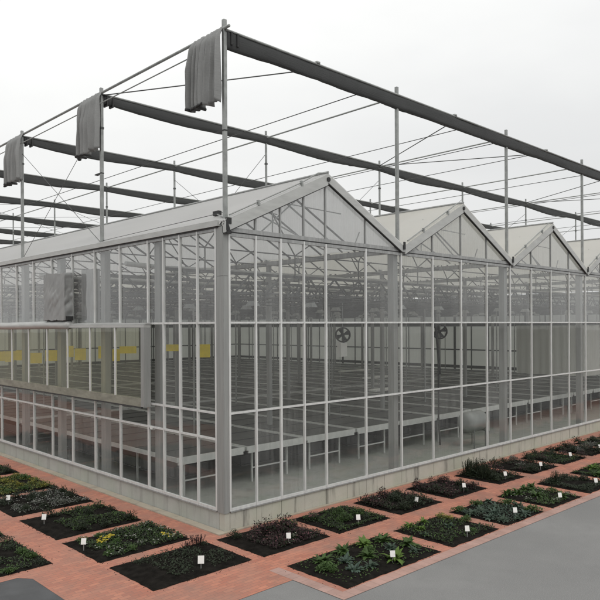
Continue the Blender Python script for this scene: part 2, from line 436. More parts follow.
for k in range(1, NB + 1):
    g = mb('alu_dull'); g.box(V[k] - .13, V[k] + .13, .04, LY, 6.92, 7.06)
    g.box(V[k] - .05, V[k] + .05, -.1, .04, 6.92, 7.12)
    g.mat('black').box(V[k] - .045, V[k] + .03, -.14, -.105, 7.0, 7.22); g.build('gutter', gh)
# black brackets at the corner
b = mb('black'); b.bar((.02, -.06, 7.18), (.10, -.12, 6.86), .07, .09); b.box(.04, .16, -.12, -.02, 7.1, 7.24); b.tube([(.0, -.05, 7.1), (.05, -.1, 6.95), (.16, -.1, 6.9)], .035, 6)
b.build('corner_bracket', gh)
b = mb('black'); b.box(.5, .6, .85, 1.08, 7.46, 7.57); b.mat('steel').tube([(.5, .9, 7.48), (.2, .25, 7.3)], .015, 6); b.build('roof_sensor', gh)
rr = mb('alu'); rr.box(-.09, -.04, .0, .22, 5.9, 5.93); 

# inner columns
for k in range(1, NB + 1):
    c = mb('column'); c.box(V[k] - .24, V[k] - .04, .12, .34, .0, 6.92); c.build('column', gh)
for j in range(16):
    y = 3.05 + 3.002 * j
    c = mb('column'); c.box(.13, .31, y - .13, y + .13, 0, 7.0); c.build('column', gh)
    if j % 2 == 1:
        for k in range(1, NB):
            c = mb('column'); c.box(V[k] - .07, V[k] + .07, y - .07, y + .07, 0, 6.92); c.build('column', gh)
# trusses
for j in range(16):
    y = 3.05 + 3.002 * j; t = mb('truss')
    if j > 4 and j % 2 == 0: continue
    za, zb = 5.72, 6.28
    t.bar((.2, y, za), (LX - .1, y, za), .05, .06); t.bar((.2, y, zb), (LX - .1, y, zb), .06, .08)
    n = int((LX - .4) / 1.2)
    for i in range(n):
        xa = .3 + i * 1.2
        t.bar((xa, y, za), (xa + .6, y, zb), .045); t.bar((xa + .6, y, zb), (xa + 1.2, y, za), .045)
    for k in range(NB):
        v0, v1 = V[k], V[k + 1]
        for sg, e in ((1, v0), (-1, v1)):
            rz = lambda d: ZV + (ZR - ZV) * d / 3.2 - .06
            t.bar((e + sg * 1.5, y, 6.95), (e + sg * .7, y, rz(.7)), .03); t.bar((e + sg * 1.5, y, 6.95), (e + sg * 2.6, y, rz(2.6)), .03)
            t.bar((e + sg * 1.5, y, 6.95), (e + sg * 1.5, y, zb), .03)
        t.bar((v0 + .1, y, 6.95), (v1 - .1, y, 6.95), .035)
        t.bar((v0 + 2.2, y, rz(2.2)), (v0 + 4.2, y, rz(2.2)), .025)
    t.build('truss', gh)
# rods under each gable, just inside the glass
for k in range(NB):
    t = mb('steel'); y = .75; v0 = V[k]
    t.bar((v0 + .35, y, 7.3), (v0 + 1.35, y, 6.95), .03); t.bar((v0 + 1.35, y, 6.95), (v0 + 3.0, y, 8.25), .03)
    t.bar((v0 + 1.2, y, 7.7), (v0 + 4.4, y + .5, 6.95), .03); t.bar((v0 + 2.1, y, 8.2), (v0 + 5.3, y + .6, 6.95), .035)
    t.bar((v0 + 1.9, y, 8.0), (v0 + 4.6, y, 7.95), .025); t.bar((v0 + 2.0, y, 8.05), (v0 + 2.0, y, 6.95), .025); t.bar((v0 + 5.4, y, 7.5), (v0 + 5.1, y, 6.95), .025)
    t.build('roof_brace', gh)
# energy screens drawn together under the trusses and pipes along the bays
for j in range(0, 16, 2):
    y = 5.0 + 3.002 * j; t = mb('rake'); pts = []; rad = []
    for i in range(60):
        x = .3 + (LX - .6) * i / 59
        pts.append((x, y + .03 * math.sin(i * 1.3), 6.55 - .04 * abs(math.sin(i * .55)))); rad.append(.07 + .03 * noise.noise((i * .7, j, 0)))
    t.tube(pts, rad, 7); t.build('screen_bundle', gh, True)
for k in range(NB):
    for dx in (1.1, 3.2, 5.3):
        t = mb('truss'); x = V[k] + dx
        t.tube([(x, .5, 5.55), (x, LY - .5, 5.55)], .03, 6); t.tube([(x + .25, .5, 5.45), (x + .25, LY - .5, 5.45)], .02, 6)
        for i in range(15): t.bar((x, 1.5 + 3 * i, 5.55), (x, 1.5 + 3 * i, 5.72), .02)
        t.build('heating_pipe', gh)
for k in range(NB):
    for j in range(8):
        t = mb('steel'); x, y = V[k] + 3.27, 6.2 + 6.004 * j
        t.tube([(x, y, 0), (x, y, 5.72)], .035, 8); t.box(x - .08, x + .08, y - .08, y + .08, 0, .02); t.build('support_pipe', gh)
# far walls
t = mb('curtain'); t.box(.1, LX, LY + .02, LY + .06, 0, 4.94); t.build('far_wall', gh)
t = mb('curtain'); t.box(LX + .02, LX + .06, .1, LY, 0, 4.94); t.build('far_wall', gh)
for pl in (0, 1):
    t = mb('truss')
    L = LX if pl == 0 else LY; n = int(L / 1.6)
    for i in range(n + 1):
        a = .15 + i * 1.6 if i < n + 1 else L; hw = .09 if i % 4 == 0 else .035
        if pl == 0: t.box(a - hw, a + hw, LY - .05, LY + .015, 0, ZT)
        else: t.box(LX - .05, LX + .015, a - hw, a + hw, 0, ZT)
    for z, h in ((.3, .3), (1.3, .12), (2.7, .05), (4.78, .16), (6.9, .1)):
        if pl == 0: t.box(.1, LX, LY - .08, LY - .051, z - h, z + h)
        else: t.box(LX - .08, LX - .051, .1, LY, z - h, z + h)
    t.build('far_wall_posts', gh)
    g = mb('upper_curtain')
    if pl == 0: g.box(.1, LX, LY + .02, LY + .06, 4.942, 8.8)
    else: g.box(LX + .02, LX + .06, .1, LY, 4.942, ZT)
    g.build('upper_curtain', gh)

# big projecting vent sash on the eave side, hood, rolled curtain
SY0, SY1 = 3.1, GY + PL * 24
sa = mb('column')
sa.box(-.24, -.04, SY0, SY0 + .17, 2.64, 4.72)
sa.mat('rake').box(-.245, -.035, SY0, SY1, 4.722, 4.80)
so = sa.build('vent_sash', gh)
t = mb('sash_rail'); t.box(-.235, -.16, SY0 + .172, SY1, 2.64, 2.86); t.mat('dark').box(-.225, -.17, SY0 + .172, SY1, 2.60, 2.638); t.build('bottom_rail', so)
for i in range(22):
    y = 4.66 + 1.501 * i
    if y > SY1 - .2: break
    t = mb('alu'); t.box(-.238, -.19, y - .028, y + .028, 2.861, 4.72); t.build('glazing_bar', so)
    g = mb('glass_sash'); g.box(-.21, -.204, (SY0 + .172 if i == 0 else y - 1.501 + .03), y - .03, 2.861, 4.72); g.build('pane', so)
t = mb('rake'); t.box(-.2, -.05, SY0 - .02, LY, ZTR + .0 - .022, ZTR + .02); t.build('hood', gh)
t = mb('rake'); t.tube([(-.2, 7.55 + i * 1.0, 4.80 + .01 * math.sin(i)) for i in range(38)], .13, 10); t.build('rolled_curtain', gh, True)

t = mb('alu_dull'); t.box(.12, .3, 6.55, 7.4, 4.9, 6.5); t.build('reflected_unit_panel', gh)  # added grey panel imitating the wrapped unit's reflection in the glass
# ------------------------------------------------------------------ wrapped unit on the eave side
def wrinkled_box(x0, x1, y0, y1, z0, z1, n=44, amp=.04):
    g = mb('tarp'); cx, cy, cz = (x0 + x1) / 2, (y0 + y1) / 2, (z0 + z1) / 2
    faces = [((x0, y1, z0), (0, y0 - y1, 0), (0, 0, z1 - z0)), ((x0, y0, z0), (x1 - x0, 0, 0), (0, 0, z1 - z0)), ((x1, y0, z0), (0, y1 - y0, 0), (0, 0, z1 - z0)),
             ((x1, y1, z0), (x0 - x1, 0, 0), (0, 0, z1 - z0)), ((x0, y0, z1), (x1 - x0, 0, 0), (0, y1 - y0, 0)), ((x0, y1, z0), (x1 - x0, 0, 0), (0, y0 - y1, 0))]
    for o, u, w in faces:
        o, u, w = Vector(o), Vector(u), Vector(w); vs = []
        for i in range(n + 1):
            for j in range(n + 1):
                p = o + u * (i / n) + w * (j / n)
                q = Vector((p.x - cx, p.y - cy, p.z - cz))
                a = noise.noise((p.x * 2, p.y * 2 + p.z * 2.0, p.z * 1.2 - p.y)) + .6 * noise.noise((p.x * 5, (p.y + p.z) * 5, (p.z - p.y) * 1.5))
                vs.append(p + q.normalized() * amp * (1.2 * a + 1.6 * abs(noise.noise((p.x * 3, (p.y * .9 + p.z) * 4.0, (p.z - p.y) * .9))) + .5 * noise.noise((p.x * 3, (p.y - p.z * .6) * 9, (p.z + p.y) * 2.1))))
        g.add(vs, [(i * (n + 1) + j, (i + 1) * (n + 1) + j, (i + 1) * (n + 1) + j + 1, i * (n + 1) + j + 1) for i in range(n) for j in range(n)])
    return g
u = wrinkled_box(-.34, -.08, 7.6, 9.1, 4.97, 6.42).build('wrapped_vent_unit', smooth=True)
tag(u, 'grey tarpaulin wrapped box perched above the vent sash on the glass side wall', 'covered unit')
t = mb('black'); t.box(-.30, -.1, 7.5, 7.6, 4.95, 5.08); t.box(-.28, -.12, 7.62, 9.0, 4.93, 4.96); t.build('foot_plate', u)

# ------------------------------------------------------------------ shading structure on the gutters
ss = empty('shading_structure', (AX, AY, 7.1))
tag(ss, 'open framework of tall steel posts, rails and wires rising above the greenhouse roof', 'shade structure')
def sp(m_): return mb(m_)
def sbuild(m_, name, smooth=False):
    o = m_.build(name, ss, smooth); o.location = (-AX, -AY, -7.1); return o
for j in range(NR + 1):
    for k in range(NB + 1):
        x, y = AX + BAY * k, AY + ROW * j
        w = .085 if (j == 0 or k == 0) else .06
        m_ = sp('steel'); m_.box(x - w / 2, x + w / 2, y - w / 2, y + w / 2, 7.08, ZP + (.03 if j == 0 else -.02))
        m_.box(x - .07, x + .07, y - .07, y + .07, 7.08, 7.11)
        if j == 0 and k == 0: m_.mat('black').box(x - .05, x + .05, y - .05 + .0, y + .3, 9.28, 9.31)
        if j == 1 and k == 0: m_.mat('black').box(x - .05, x + .05, y - .05 + .0, y + .35, 9.28, 9.31)
        if j: m_.mat('truss').box(x - w / 2 - .012, x + w / 2 + .012, y - w / 2 - .012, y + w / 2 + .012, 10.6, 10.66)
        sbuild(m_, 'post')
m_ = sp('steel'); m_.tube([(AX - .02, -.1, ZW + .06), (AX - .02, LY, ZW + .06)], .036, 8); sbuild(m_, 'top_rail', True)
m_ = sp('steel'); m_.tube([(AX - .12, 1.0, 11.3), (AX - .12, LY, 11.3)], .016, 6); sbuild(m_, 'wire', True)
for k in range(1, NB + 1):
    m_ = sp('steel'); x = AX + BAY * k; m_.tube([(x, AY, ZW - .03), (x, LY, ZW - .03)], .026, 6); sbuild(m_, 'purlin', True)
for x in (4.75, 9.7, 12.1, 14.6, 19.5, 24.4, 29.3, 34.2):
    m_ = sp('truss'); m_.tube([(x, AY, 11.22), (x, LY, 11.22)], .014, 5); sbuild(m_, 'wire', True)
for j in range(NR + 1):
    y = AY + ROW * j; m_ = sp('steel'); m_.tube([(AX, y - .06, ZW + .02), (LX, y - .06, ZW + .02)], .03, 7)
    if j == 0:
        for k in range(NB): m_.box(AX + BAY * (k + .46), AX + BAY * (k + .46) + .12, y - .1, y, ZW + .03, ZW + .09)
    sbuild(m_, 'cross_rail', True)
for k in range(NB):
    m_ = sp('truss'); m_.tube([(AX + BAY * k, AY, 7.4), (AX + BAY * k + .02, AY + ROW, 7.3)], .008, 5); sbuild(m_, 'wire', True)
    for j in (4, 5):
        m_ = sp('truss'); m_.tube([(AX + BAY * k, AY + ROW * j, ZW), (AX + BAY * (k + 1), AY + ROW * (j + 1), ZW - .02)], .012, 5); m_.tube([(AX + BAY * (k + 1), AY + ROW * j, ZW - .03), (AX + BAY * k, AY + ROW * (j + 1), ZW - .05)], .012, 5); sbuild(m_, 'brace', True)
for k, t0 in ((0, (.5,)), (2, (-.5, .5)), (4, (-.5, .5))):
    for t in t0:
        m_ = sp('truss'); m_.tube([(AX + BAY * k, AY + ROW, ZW), (AX + BAY * (k + t), AY, ZW - .02)], .018, 5); sbuild(m_, 'brace', True)
for k in range(NB + 1):
    x = AX + BAY * k
    m_ = sp('truss'); m_.tube([(x, AY + ROW, 7.2), (x, AY + 2 * ROW, 11.0)], .009, 5); m_.tube([(x, AY + ROW, 11.0), (x, AY + 2 * ROW, 7.2)], .009, 5); sbuild(m_, 'cross_brace', True)

ordn = ['first', 'second', 'third', 'fourth', 'fifth', 'sixth', 'seventh', 'eighth', 'ninth', 'tenth', 'eleventh', 'twelfth']
def shade_roll(j):
    y0 = AY + ROW * j
    g = mb('shade'); n = 190; ring = 14; vs = []
    xa, xb = AX + .05, LX
    for i in range(n + 1):
        x = xa + (xb - xa) * i / n; u = ((x - AX) / BAY) % 1
        if j == 0: h = .43 + .03 * noise.noise((x * .8, j * 7, 0)) - .02 * math.sin(math.pi * u)
        else: h = .27 + .13 * math.sin(math.pi * min(1, u * 1.05)) ** 1.2 * (.8 + .6 * noise.noise((x * .3, j * 5.1, 3)))
        h += .012 * noise.noise((x * 6, j, 8))
        th = .075 + .02 * noise.noise((x * .6, j * 3, 1))
        for q in range(ring):
            a = 2 * math.pi * q / ring
            s_ = math.sin(a); c_ = math.cos(a)
            z = ZW - h / 2 + h / 2 * (abs(c_) ** .6) * (1 if c_ > 0 else -1)
            dy = th * (abs(s_) ** .7) * (1 if s_ > 0 else -1)
            dy += .022 * noise.noise((x * .5, q * 1.7, j * 3.3)) + .012 * noise.noise((x * 3.0, q * 2.3, j))
            if c_ < -.5: z += .015 * noise.noise((x * 4, q, j * 2))
            vs.append((x - AX, dy + .0, z - ZW + .035))
    fs = []
    for i in range(n):
        for q in range(ring):
            a = i * ring + q; b = i * ring + (q + 1) % ring
            fs.append((a, b, b + ring, a + ring))
    fs += [tuple(range(ring - 1, -1, -1)), tuple(n * ring + q for q in range(ring))]
    g.add(vs, fs)
    o = g.build('shade_screen_roll', smooth=True, loc=(AX, y0, ZW))
    lab = ['long dark shade screen bundled along the front row of posts, starting at the building corner'] + ['dark shade screen bundled along the %s row of posts behind the gable front' % ordn[i] for i in range(1, 12)]
    tag(o, lab[j], 'shade screen', 'shade screens bundled under the cross rails')
    if j < 3:
        t = mb('black')
        for xx in (.12, .3): t.box(xx, xx + .05, -.11, .12, -.3, .0)
        t.build('clamp', o)
for j in range(NR + 1): shade_roll(j)

def hanging_cloth(j, ya, yb, zb, seed, label, nf):
    g = mb('cloth'); nu, nv = 90, 26; vs = []
    random.seed(seed); ph = [random.uniform(0, 6.28) for _ in range(4)]
    for i in range(nu + 1):
        u = i / nu
        for k in range(nv + 1):
            v = k / nv
            spread = 1 + .10 * math.sin(v * 2.2) * (1 if seed != 3 else .3)
            y = ya + (yb - ya) * (.5 + (u - .5) * spread) + .02 * noise.noise((u * 4, v * 2, seed))
            top = 11.70
            bot = zb + .10 * noise.noise((u * 5, seed, 0)) + .07 * (u - .5) * (1 if seed == 1 else -1)
            z = top + (bot - top) * v
            a = (.05 + .10 * min(1, v * 2.2)) * (1 + .4 * noise.noise((u * 3, v, seed)))
            w = u * nf * 2 * math.pi + ph[0] + .9 * noise.noise((u * 2.4, v * .8, seed + 5))
            fl_ = min(1, .25 + v * 6)
            x = fl_ * a * (.55 - 1.5 * abs(math.sin(w * .62)) ** .8 + .3 * math.sin(2.3 * w + ph[1])) - .12 + .08 * (1 - min(1, v * 8)) + .03 * noise.noise((u * 9, v * 3, seed))
            y += .22 * a * math.cos(w) * min(1, v * 4)
            vs.append((x, y - ya, z - 11.62))
    g.add(vs, [(i * (nv + 1) + k, (i + 1) * (nv + 1) + k, (i + 1) * (nv + 1) + k + 1, i * (nv + 1) + k + 1) for i in range(nu) for k in range(nv)])
    # dark gathered hem with a torn end
    g.mat('black')
    hp = [(vs[i * (nv + 1) + nv][0], vs[i * (nv + 1) + nv][1], vs[i * (nv + 1) + nv][2] - .0) for i in range(0, nu + 1)]
    hp = hp[nu // 2:]
    g.tube(hp, [.03 + .02 * abs(noise.noise((i * .4, seed, 2))) for i in range(len(hp))], 6)
    o = g.build('hanging_shade_cloth', smooth=True, loc=(AX, ya, 11.62))
    md = o.modifiers.new('t', 'SOLIDIFY'); md.thickness = .004
    tag(o, label, 'shade cloth', 'loose cloth ends hanging from the side rail')
hanging_cloth(0, .12, 1.24, 9.95, 1, 'largest grey pleated cloth, hanging beside the tall corner post', 5)
hanging_cloth(1, 5.98, 7.35, 9.95, 2, 'middle grey pleated cloth hanging from the side rail by the second side post', 4)
hanging_cloth(2, 11.85, 13.3, 10.0, 3, 'smallest grey pleated cloth hanging by the third side post', 4)
random.seed(11)

# ------------------------------------------------------------------ benches inside
BW, BL, BZ = 2.32, 10.8, 1.2
def make_bench():
    r = empty('growing_bench')
    g = mb('bench_tray'); g.box(.05, BW - .05, .05, BL - .05, BZ - .09, BZ - .03)
    for i in range(1, 9): g.box(.05, BW - .05, BL * i / 9 - .012, BL * i / 9 + .012, BZ - .03, BZ - .012)
    g.build('tray', r)
    g = mb('dark'); g.box(.5, BW - .5, .9, BL - .4, .42, .449); g.box(.55, BW - .6, 1.0, BL - 1.5, .45, .72); g.build('under_tray_shade', r)  # added dark slab and block that put shade and clutter under the tray
    g = mb('bench_rim'); g.box(0, .05, 0, BL, BZ - .12, BZ); g.box(BW - .05, BW, 0, BL, BZ - .12, BZ)
    g.box(.05, BW - .05, 0, .05, BZ - .2, BZ); g.box(.05, BW - .05, BL - .05, BL, BZ - .2, BZ); g.build('rim', r)
    for i in range(5):
        y = .35 + i * 2.5; g = mb('bench_rim')
        for x in (.45, BW - .45): g.box(x - .025, x + .025, y - .025, y + .025, 0, BZ - .2)
        g.box(.47, BW - .47, y - .02, y + .02, .45, .49); g.box(.2, BW - .2, y - .03, y + .03, BZ - .2, BZ - .13); g.build('leg', r)
    return r
b0 = make_bench(); nb = 0
for c_ in range(15):
    for r_ in range(4):
        o = b0 if nb == 0 else copy_tree(b0)
        o.location = (.68 + 2.42 * c_, 3.0 + 11.15 * r_, 0); nb += 1
        if r_ == 0 and c_ < 9:
            lab = ('dark topped growing bench in the front row, at the corner column behind the glass', 'dark topped bench in the front row, second in from the corner column')[c_] if c_ < 2 else \
                'dark topped bench in the front row, %s in from the corner column' % ordn[c_]
            tag(o, lab, 'bench', 'growing benches filling the greenhouse floor')
        else: tag(o, 'dark topped growing bench deep inside, behind the front row of benches', 'bench', 'growing benches filling the greenhouse floor')

# circulation fans
def make_fan(r=.27):
    e = empty('circulation_fan')
    g = mb('black'); pts = [(r * math.cos(a * math.pi / 12), 0, r * math.sin(a * math.pi / 12)) for a in range(25)]
    g.tube(pts, .03, 6, False)
    g.tube([(p_[0], .16, p_[2]) for p_ in pts], .02, 6, False)
    for a in range(12): g.bar(pts[a * 2], (pts[a * 2][0], .16, pts[a * 2][2]), .015)
    for a in range(0, 24, 3): g.bar((0, -.02, 0), pts[a], .008)
    g.build('housing', e)
    g = mb('dark')
    for a in range(4):
        t = a * math.pi / 2 + .4; d = Vector((math.cos(t), 0, math.sin(t))); n_ = Vector((-d.z, 0, d.x))
        q = [d * .05 + n_ * .03, d * r * .9 + n_ * .09, d * r * .85 - n_ * .09, d * .05 - n_ * .03]
        g.add([(v.x, .05 + .04 * (i in (0, 1)), v.z) for i, v in enumerate(q)] + [(v.x, .06 + .04 * (i in (0, 1)), v.z) for i, v in enumerate(q)], [(0, 1, 2, 3), (7, 6, 5, 4), (0, 4, 5, 1), (2, 6, 7, 3), (1, 5, 6, 2), (3, 7, 4, 0)])
    g.build('blade', e)
    g = mb('black'); g.tube([(0, .0, 0), (0, .2, 0)], .07, 10); g.build('motor', e)
    g = mb('steel'); g.bar((0, .08, r), (0, .08, 1.25), .02); g.build('hanger', e)
    return e
f0 = make_fan(); f0.location = (9.4, 5.0, 4.39); f0.rotation_euler = (0, 0, R(-38))
tag(f0, 'black round circulation fan hanging inside above a white control box', 'fan', 'circulation fans under the trusses')
f1 = copy_tree(f0); f1.location = (11.85, 2.3, 4.5); f1.rotation_euler = (0, 0, R(-50)); tag(f1, 'black round circulation fan hanging beside the dark drooping hose', 'fan')
o = mb('white'); o.box(-.17, .17, -.1, .1, -.27, .27); o = o.build('control_box', loc=(9.45, 5.1, 3.83)); tag(o, 'white control box hanging under the black fan inside the first gable', 'control box')
t = mb('steel'); t.bar((0, 0, .27), (0, 0, .45), .02); t.bar((-.12, 0, -.27), (-.12, 0, -2.6), .015); t.build('hanger', o)
h = mb('black'); h.tube([(11.5, 2.25, 5.6), (11.52, 2.25, 4.64), (11.6, 2.22, 3.9), (11.66, 2.2, 3.2), (11.72, 2.2, 2.9), (11.64, 2.2, 3.4)], .045, 7)
h.tube([(11.55, 2.25, 4.9), (11.6, 2.2, 3.4), (11.62, 2.2, 2.2), (11.6, 2.2, 1.2), (11.7, 2.2, .25)], .03, 6)
h = h.build('hanging_hose', smooth=True); tag(h, 'black hose drooping from the truss to the floor inside the second gable', 'hose')
# white water tank
tk = empty('water_tank', (13.25, 1.75, .0)); tag(tk, 'white horizontal drum tank on a stand inside the second gable', 'tank')
g = mb('tank'); pts = [(x_, 0, 1.02) for x_ in (-.62, -.58, -.45, .45, .58, .62)]; g.tube(pts, [.2, .33, .40, .40, .33, .2], 18); g.build('drum', tk, True)
g = mb('steel')
for x_ in (-.4, .4):
    g.bar((x_, -.3, 0), (x_, -.3, .8), .04); g.bar((x_, .3, 0), (x_, .3, .8), .04); g.bar((x_, -.3, .66), (x_, .3, .66), .04)
g.build('stand', tk)
# pale curtain hung inside behind the third gable
g = mb('curtain'); vs = []; path = [(0, 3.5 - i * .1) for i in range(36)] + [(i * .1, 0) for i in range(1, 40)]
for i, (px, py) in enumerate(path):
    wv = .035 * math.sin(i * 1.7) + .02 * math.sin(i * .6)
    for z in (0, .8, 1.6, 2.45): vs.append((px + (wv if px == 0 else 0), py + (wv if px else 0), z))
nn = len(path); off = len(vs); vs += [(x + .012, y + .012, z) for x, y, z in vs]
fs = []
for i in range(nn - 1):
    for k in range(3):
        a_ = i * 4 + k; fs += [(a_, a_ + 1, a_ + 5, a_ + 4), (off + a_, off + a_ + 4, off + a_ + 5, off + a_ + 1)]
g.add(vs, fs); o = g.build('hanging_curtain', smooth=True, loc=(22.4, 1.4, 2.25)); tag(o, 'pale curtain hung over the benches behind the third gable', 'curtain')
t = mb('truss'); t.box(-.03, .04, 0, 3.5, 2.451, 2.5); t.box(.041, 3.9, -.03, .04, 2.451, 2.5)
for i in range(4): t.box(-.02, .02, i * 1.1, i * 1.1 + .03, 2.501, 3.4)
t.build('curtain_rail', o)
# yellow sticky sheets hung over the benches
ys_ = [(3, 9.75, 3.9, .6, ''), (5, 9.96, 3.92, .5, ''), (5, 7.8, 3.85, .4, ''), (3, 18.0, 3.35, .5, ''), (3, 19.9, 3.42, .35, ''), (3, 21.2, 3.3, .4, ''), (4, 12.5, 3.6, .3, ''), (3.4, 15.4, 3.7, .3, ''), (3.2, 14.0, 3.62, .45, ''), (3.1, 16.6, 3.5, .5, ''), (3.0, 22.6, 3.3, .6, ''), (3.2, 12.0, 3.75, .4, ''), (4.2, 24.0, 3.25, .9, '')]
yl = ['yellow sheet hung behind the last sash pane before the corner', 'yellow sheet hung behind the glass beside the wide sash stile', 'yellowish sheet hung nearest the corner column', 'bright yellow sheet hung below the wrapped unit', 'yellow sheet just beyond the brightest one below the wrapped unit', 'yellow sheet at the far end of the sash', 'faint yellow sheet behind the second sash pane from the corner', 'faint yellow sheet behind the third sash pane from the corner', 'yellow sheet hung directly under the wrapped unit', 'yellow sheet just left of the one under the wrapped unit', 'yellow sheet at the far left end of the row', 'narrow yellow sheet between the second and third sash bars', 'wide yellow sheet deep inside beyond the sash']
for (x, y, z, w, _), lb in zip(ys_, yl):
    g = mb('yellow'); hh_ = .13 if w > .45 and y < 12 else .24; g.box(-w / 2, w / 2, -.006, .006, -hh_, hh_); o = g.build('sticky_sheet', loc=(x, y, z)); o.rotation_euler = (0, 0, R(-38)); tag(o, lb, 'sticky trap', 'yellow sheets hung over the benches')
    g = mb('steel'); g.bar((-w / 2 + .03, 0, hh_), (-w / 2 + .03, 0, 5.45 - z), .008); g.bar((w / 2 - .03, 0, hh_), (w / 2 - .03, 0, 5.45 - z), .008); g.build('hanging_wire', o)
# white trays lying on benches
for i, (x, y, w, lb) in enumerate([(29.4, 22.4, 1.6, 'white seed tray far back on a bench in the first gable'), (25.5, 16.8, 1.3, 'white seed tray on a bench beside the first inner column'), (19.0, 11.0, .9, 'white seed tray on a bench behind the second gable')]):
    g = mb('white'); g.box(-w, w, -.25, .25, 0, .03); g.box(-w, w, -.25, -.22, .03, .1); g.box(-w, w, .22, .25, .03, .1); g.box(-w, -w + .03, -.22, .22, .03, .1); g.box(w - .03, w, -.22, .22, .03, .1)
    o = g.build('seed_tray', loc=(x, y, 1.2)); tag(o, lb, 'tray', 'white seed trays on the benches')
# grow lamps
def make_lamp():
    e = empty('grow_lamp'); g = mb('steel')
    g.add([(-.09, -.2, 0), (.09, -.2, 0), (.09, .2, 0), (-.09, .2, 0), (-.19, -.3, -.16), (.19, -.3, -.16), (.19, .3, -.16), (-.19, .3, -.16)], [(0, 1, 2, 3), (0, 4, 5, 1), (1, 5, 6, 2), (2, 6, 7, 3), (3, 7, 4, 0)])
    g.build('reflector', e); g = mb('truss'); g.box(-.07, .07, -.18, .18, .002, .14); g.bar((0, 0, .14), (0, 0, .38), .015); g.build('ballast', e); return e
l0 = make_lamp(); i = 0
for k in range(5):
    for j in range(9):
        for dx in (2.1, 4.3):
            o = l0 if i == 0 else copy_tree(l0); o.location = (V[k] + dx, 1.7 + 3.0 * j, 5.42); o.scale = (.6, .6, .8); i += 1
            tag(o, 'small grow lamp with pale reflector hung among the trusses', 'lamp', 'grow lamps hung among the trusses')

# ------------------------------------------------------------------ ground
def sheet(name, m_, poly, z, lab=None):
    g = mb(m_); g.add([(x, y, z) for x, y in poly], [tuple(range(len(poly)))]); o = g.build(name); tag(o, lab, None, None, 'structure'); return o
SK = -.022
sk = lambda x, y: (x, y + SK * max(0, x))
sheet('ground', 'asphalt', [(-600, -600), (600, -600), (600, 600), (-600, 600)], 0, 'grey weathered asphalt yard in front of the garden beds')
sheet('path', 'brick', [(-4.26, -3.22), (-.85, -3.22), sk(-.6, -4.26), sk(40, -4.26), (40, .1), (.1, .1), (.1, 60), (-9, 60), (-9, .55), (-4.45, .55), (-4.26, .3)], .006, 'salmon red brick paths between the garden beds and the greenhouse')
sheet('asphalt', 'asphalt_new', [(-12, -9), (-4.262, -9), (-4.262, .3), (-4.45, .545), (-12, .545)], .004, 'darker fresh asphalt left of the brick path')
sheet('border_strip', 'brick_edge', [sk(-.85, -4.52), sk(40, -4.54), sk(40, -4.262), sk(-.6, -4.262), (-.6, -4.26), (-.85, -4.26)], .008, 'brick edging course along the asphalt')
sheet('border_strip', 'brick_edge_y', [(-.85, -4.26), (-.6, -4.26), (-.6, -2.55), (-.85, -2.55)], .0085, 'brick edging course beside the nearest outer bed')
k_ = mb('kerb'); k_.box(-.24, -.01, -.12, 55, -.05, .035); tag(k_.build('kerb'), 'pale concrete strip at the foot of the side plinth', None, None, 'structure')
k_ = mb('kerb'); k_.box(-.01, 40, -.10, -.005, -.05, .03); tag(k_.build('kerb'), 'pale concrete strip at the foot of the gable plinth', None, None, 'structure')
fl = mb('inner_floor'); fl.box(.2, LX, .2, LY, -.05, .05); tag(fl.build('floor'), 'pale concrete floor inside the greenhouse', None, None, 'structure')

# ------------------------------------------------------------------ plants
def leaf(g, base, ang, tilt, L, W, droop=.5, seg=3):
    d = Vector((math.cos(ang), math.sin(ang), 0)); sd = Vector((-d.y, d.x, 0)); p = Vector(base); vs = []; t = tilt
    for i in range(seg + 1):
        u = i / seg; w = W * math.sin(math.pi * min(.97, max(.12, u ** .8))) * .5
        vs += [p - sd * w + Vector((0, 0, w * .3)), p + sd * w + Vector((0, 0, w * .3))]
        p = p + (d * math.cos(t) + Vector((0, 0, 1)) * math.sin(t)) * (L / seg); t -= droop / seg * 2
    g.add(vs, [(2 * i, 2 * i + 1, 2 * i + 3, 2 * i + 2) for i in range(seg)])
def hosta(seed, mat, n=34, L=.25, W=.085):
    random.seed(seed); g = mb(mat)
    for i in range(n):
        a = random.uniform(0, 6.28); r = random.uniform(0, .05)
        leaf(g, (r * math.cos(a), r * math.sin(a), .0), a + random.uniform(-.3, .3), random.uniform(.35, 1.3), L * random.uniform(.6, 1.15), W * random.uniform(.7, 1.2), random.uniform(.4, .9))
    return g.mesh('clump')
def bushy(seed, mat, n=220, rad=.22, h=.24, L=.055, flower=None, nf=0, fs=.022, mat2=None):
    random.seed(seed); g = mb(mat); lobes = [(random.uniform(-rad, rad) * .5, random.uniform(-rad, rad) * .5, random.uniform(.5, 1)) for _ in range(5)]
    def pt():
        lx, ly, lh = random.choice(lobes); a = random.uniform(0, 6.28); r = rad * .6 * math.sqrt(random.random())
        z = h * lh * math.sqrt(max(.02, 1 - (r / (rad * .62)) ** 2)) * random.uniform(.35, 1.08)
        return lx + r * math.cos(a), ly + r * math.sin(a), z
    for i in range(n):
        if mat2: g.mat(mat2 if random.random() < .3 else mat)
        x, y, z = pt(); leaf(g, (x, y, z), random.uniform(0, 6.28), random.uniform(-.2, 1.2), L * random.uniform(.6, 1.3), L * .5 * random.uniform(.7, 1.2), .6, 2)
    if flower:
        g.mat(flower)
        for i in range(nf):
            x, y, z = pt(); z = max(z, h * .45) + .02; s_ = fs * random.uniform(.6, 1.3)
            for q in range(5): leaf(g, (x, y, z), q * 1.257 + random.random(), .5, s_, s_ * .8, .3, 2)
    return g.mesh('clump')
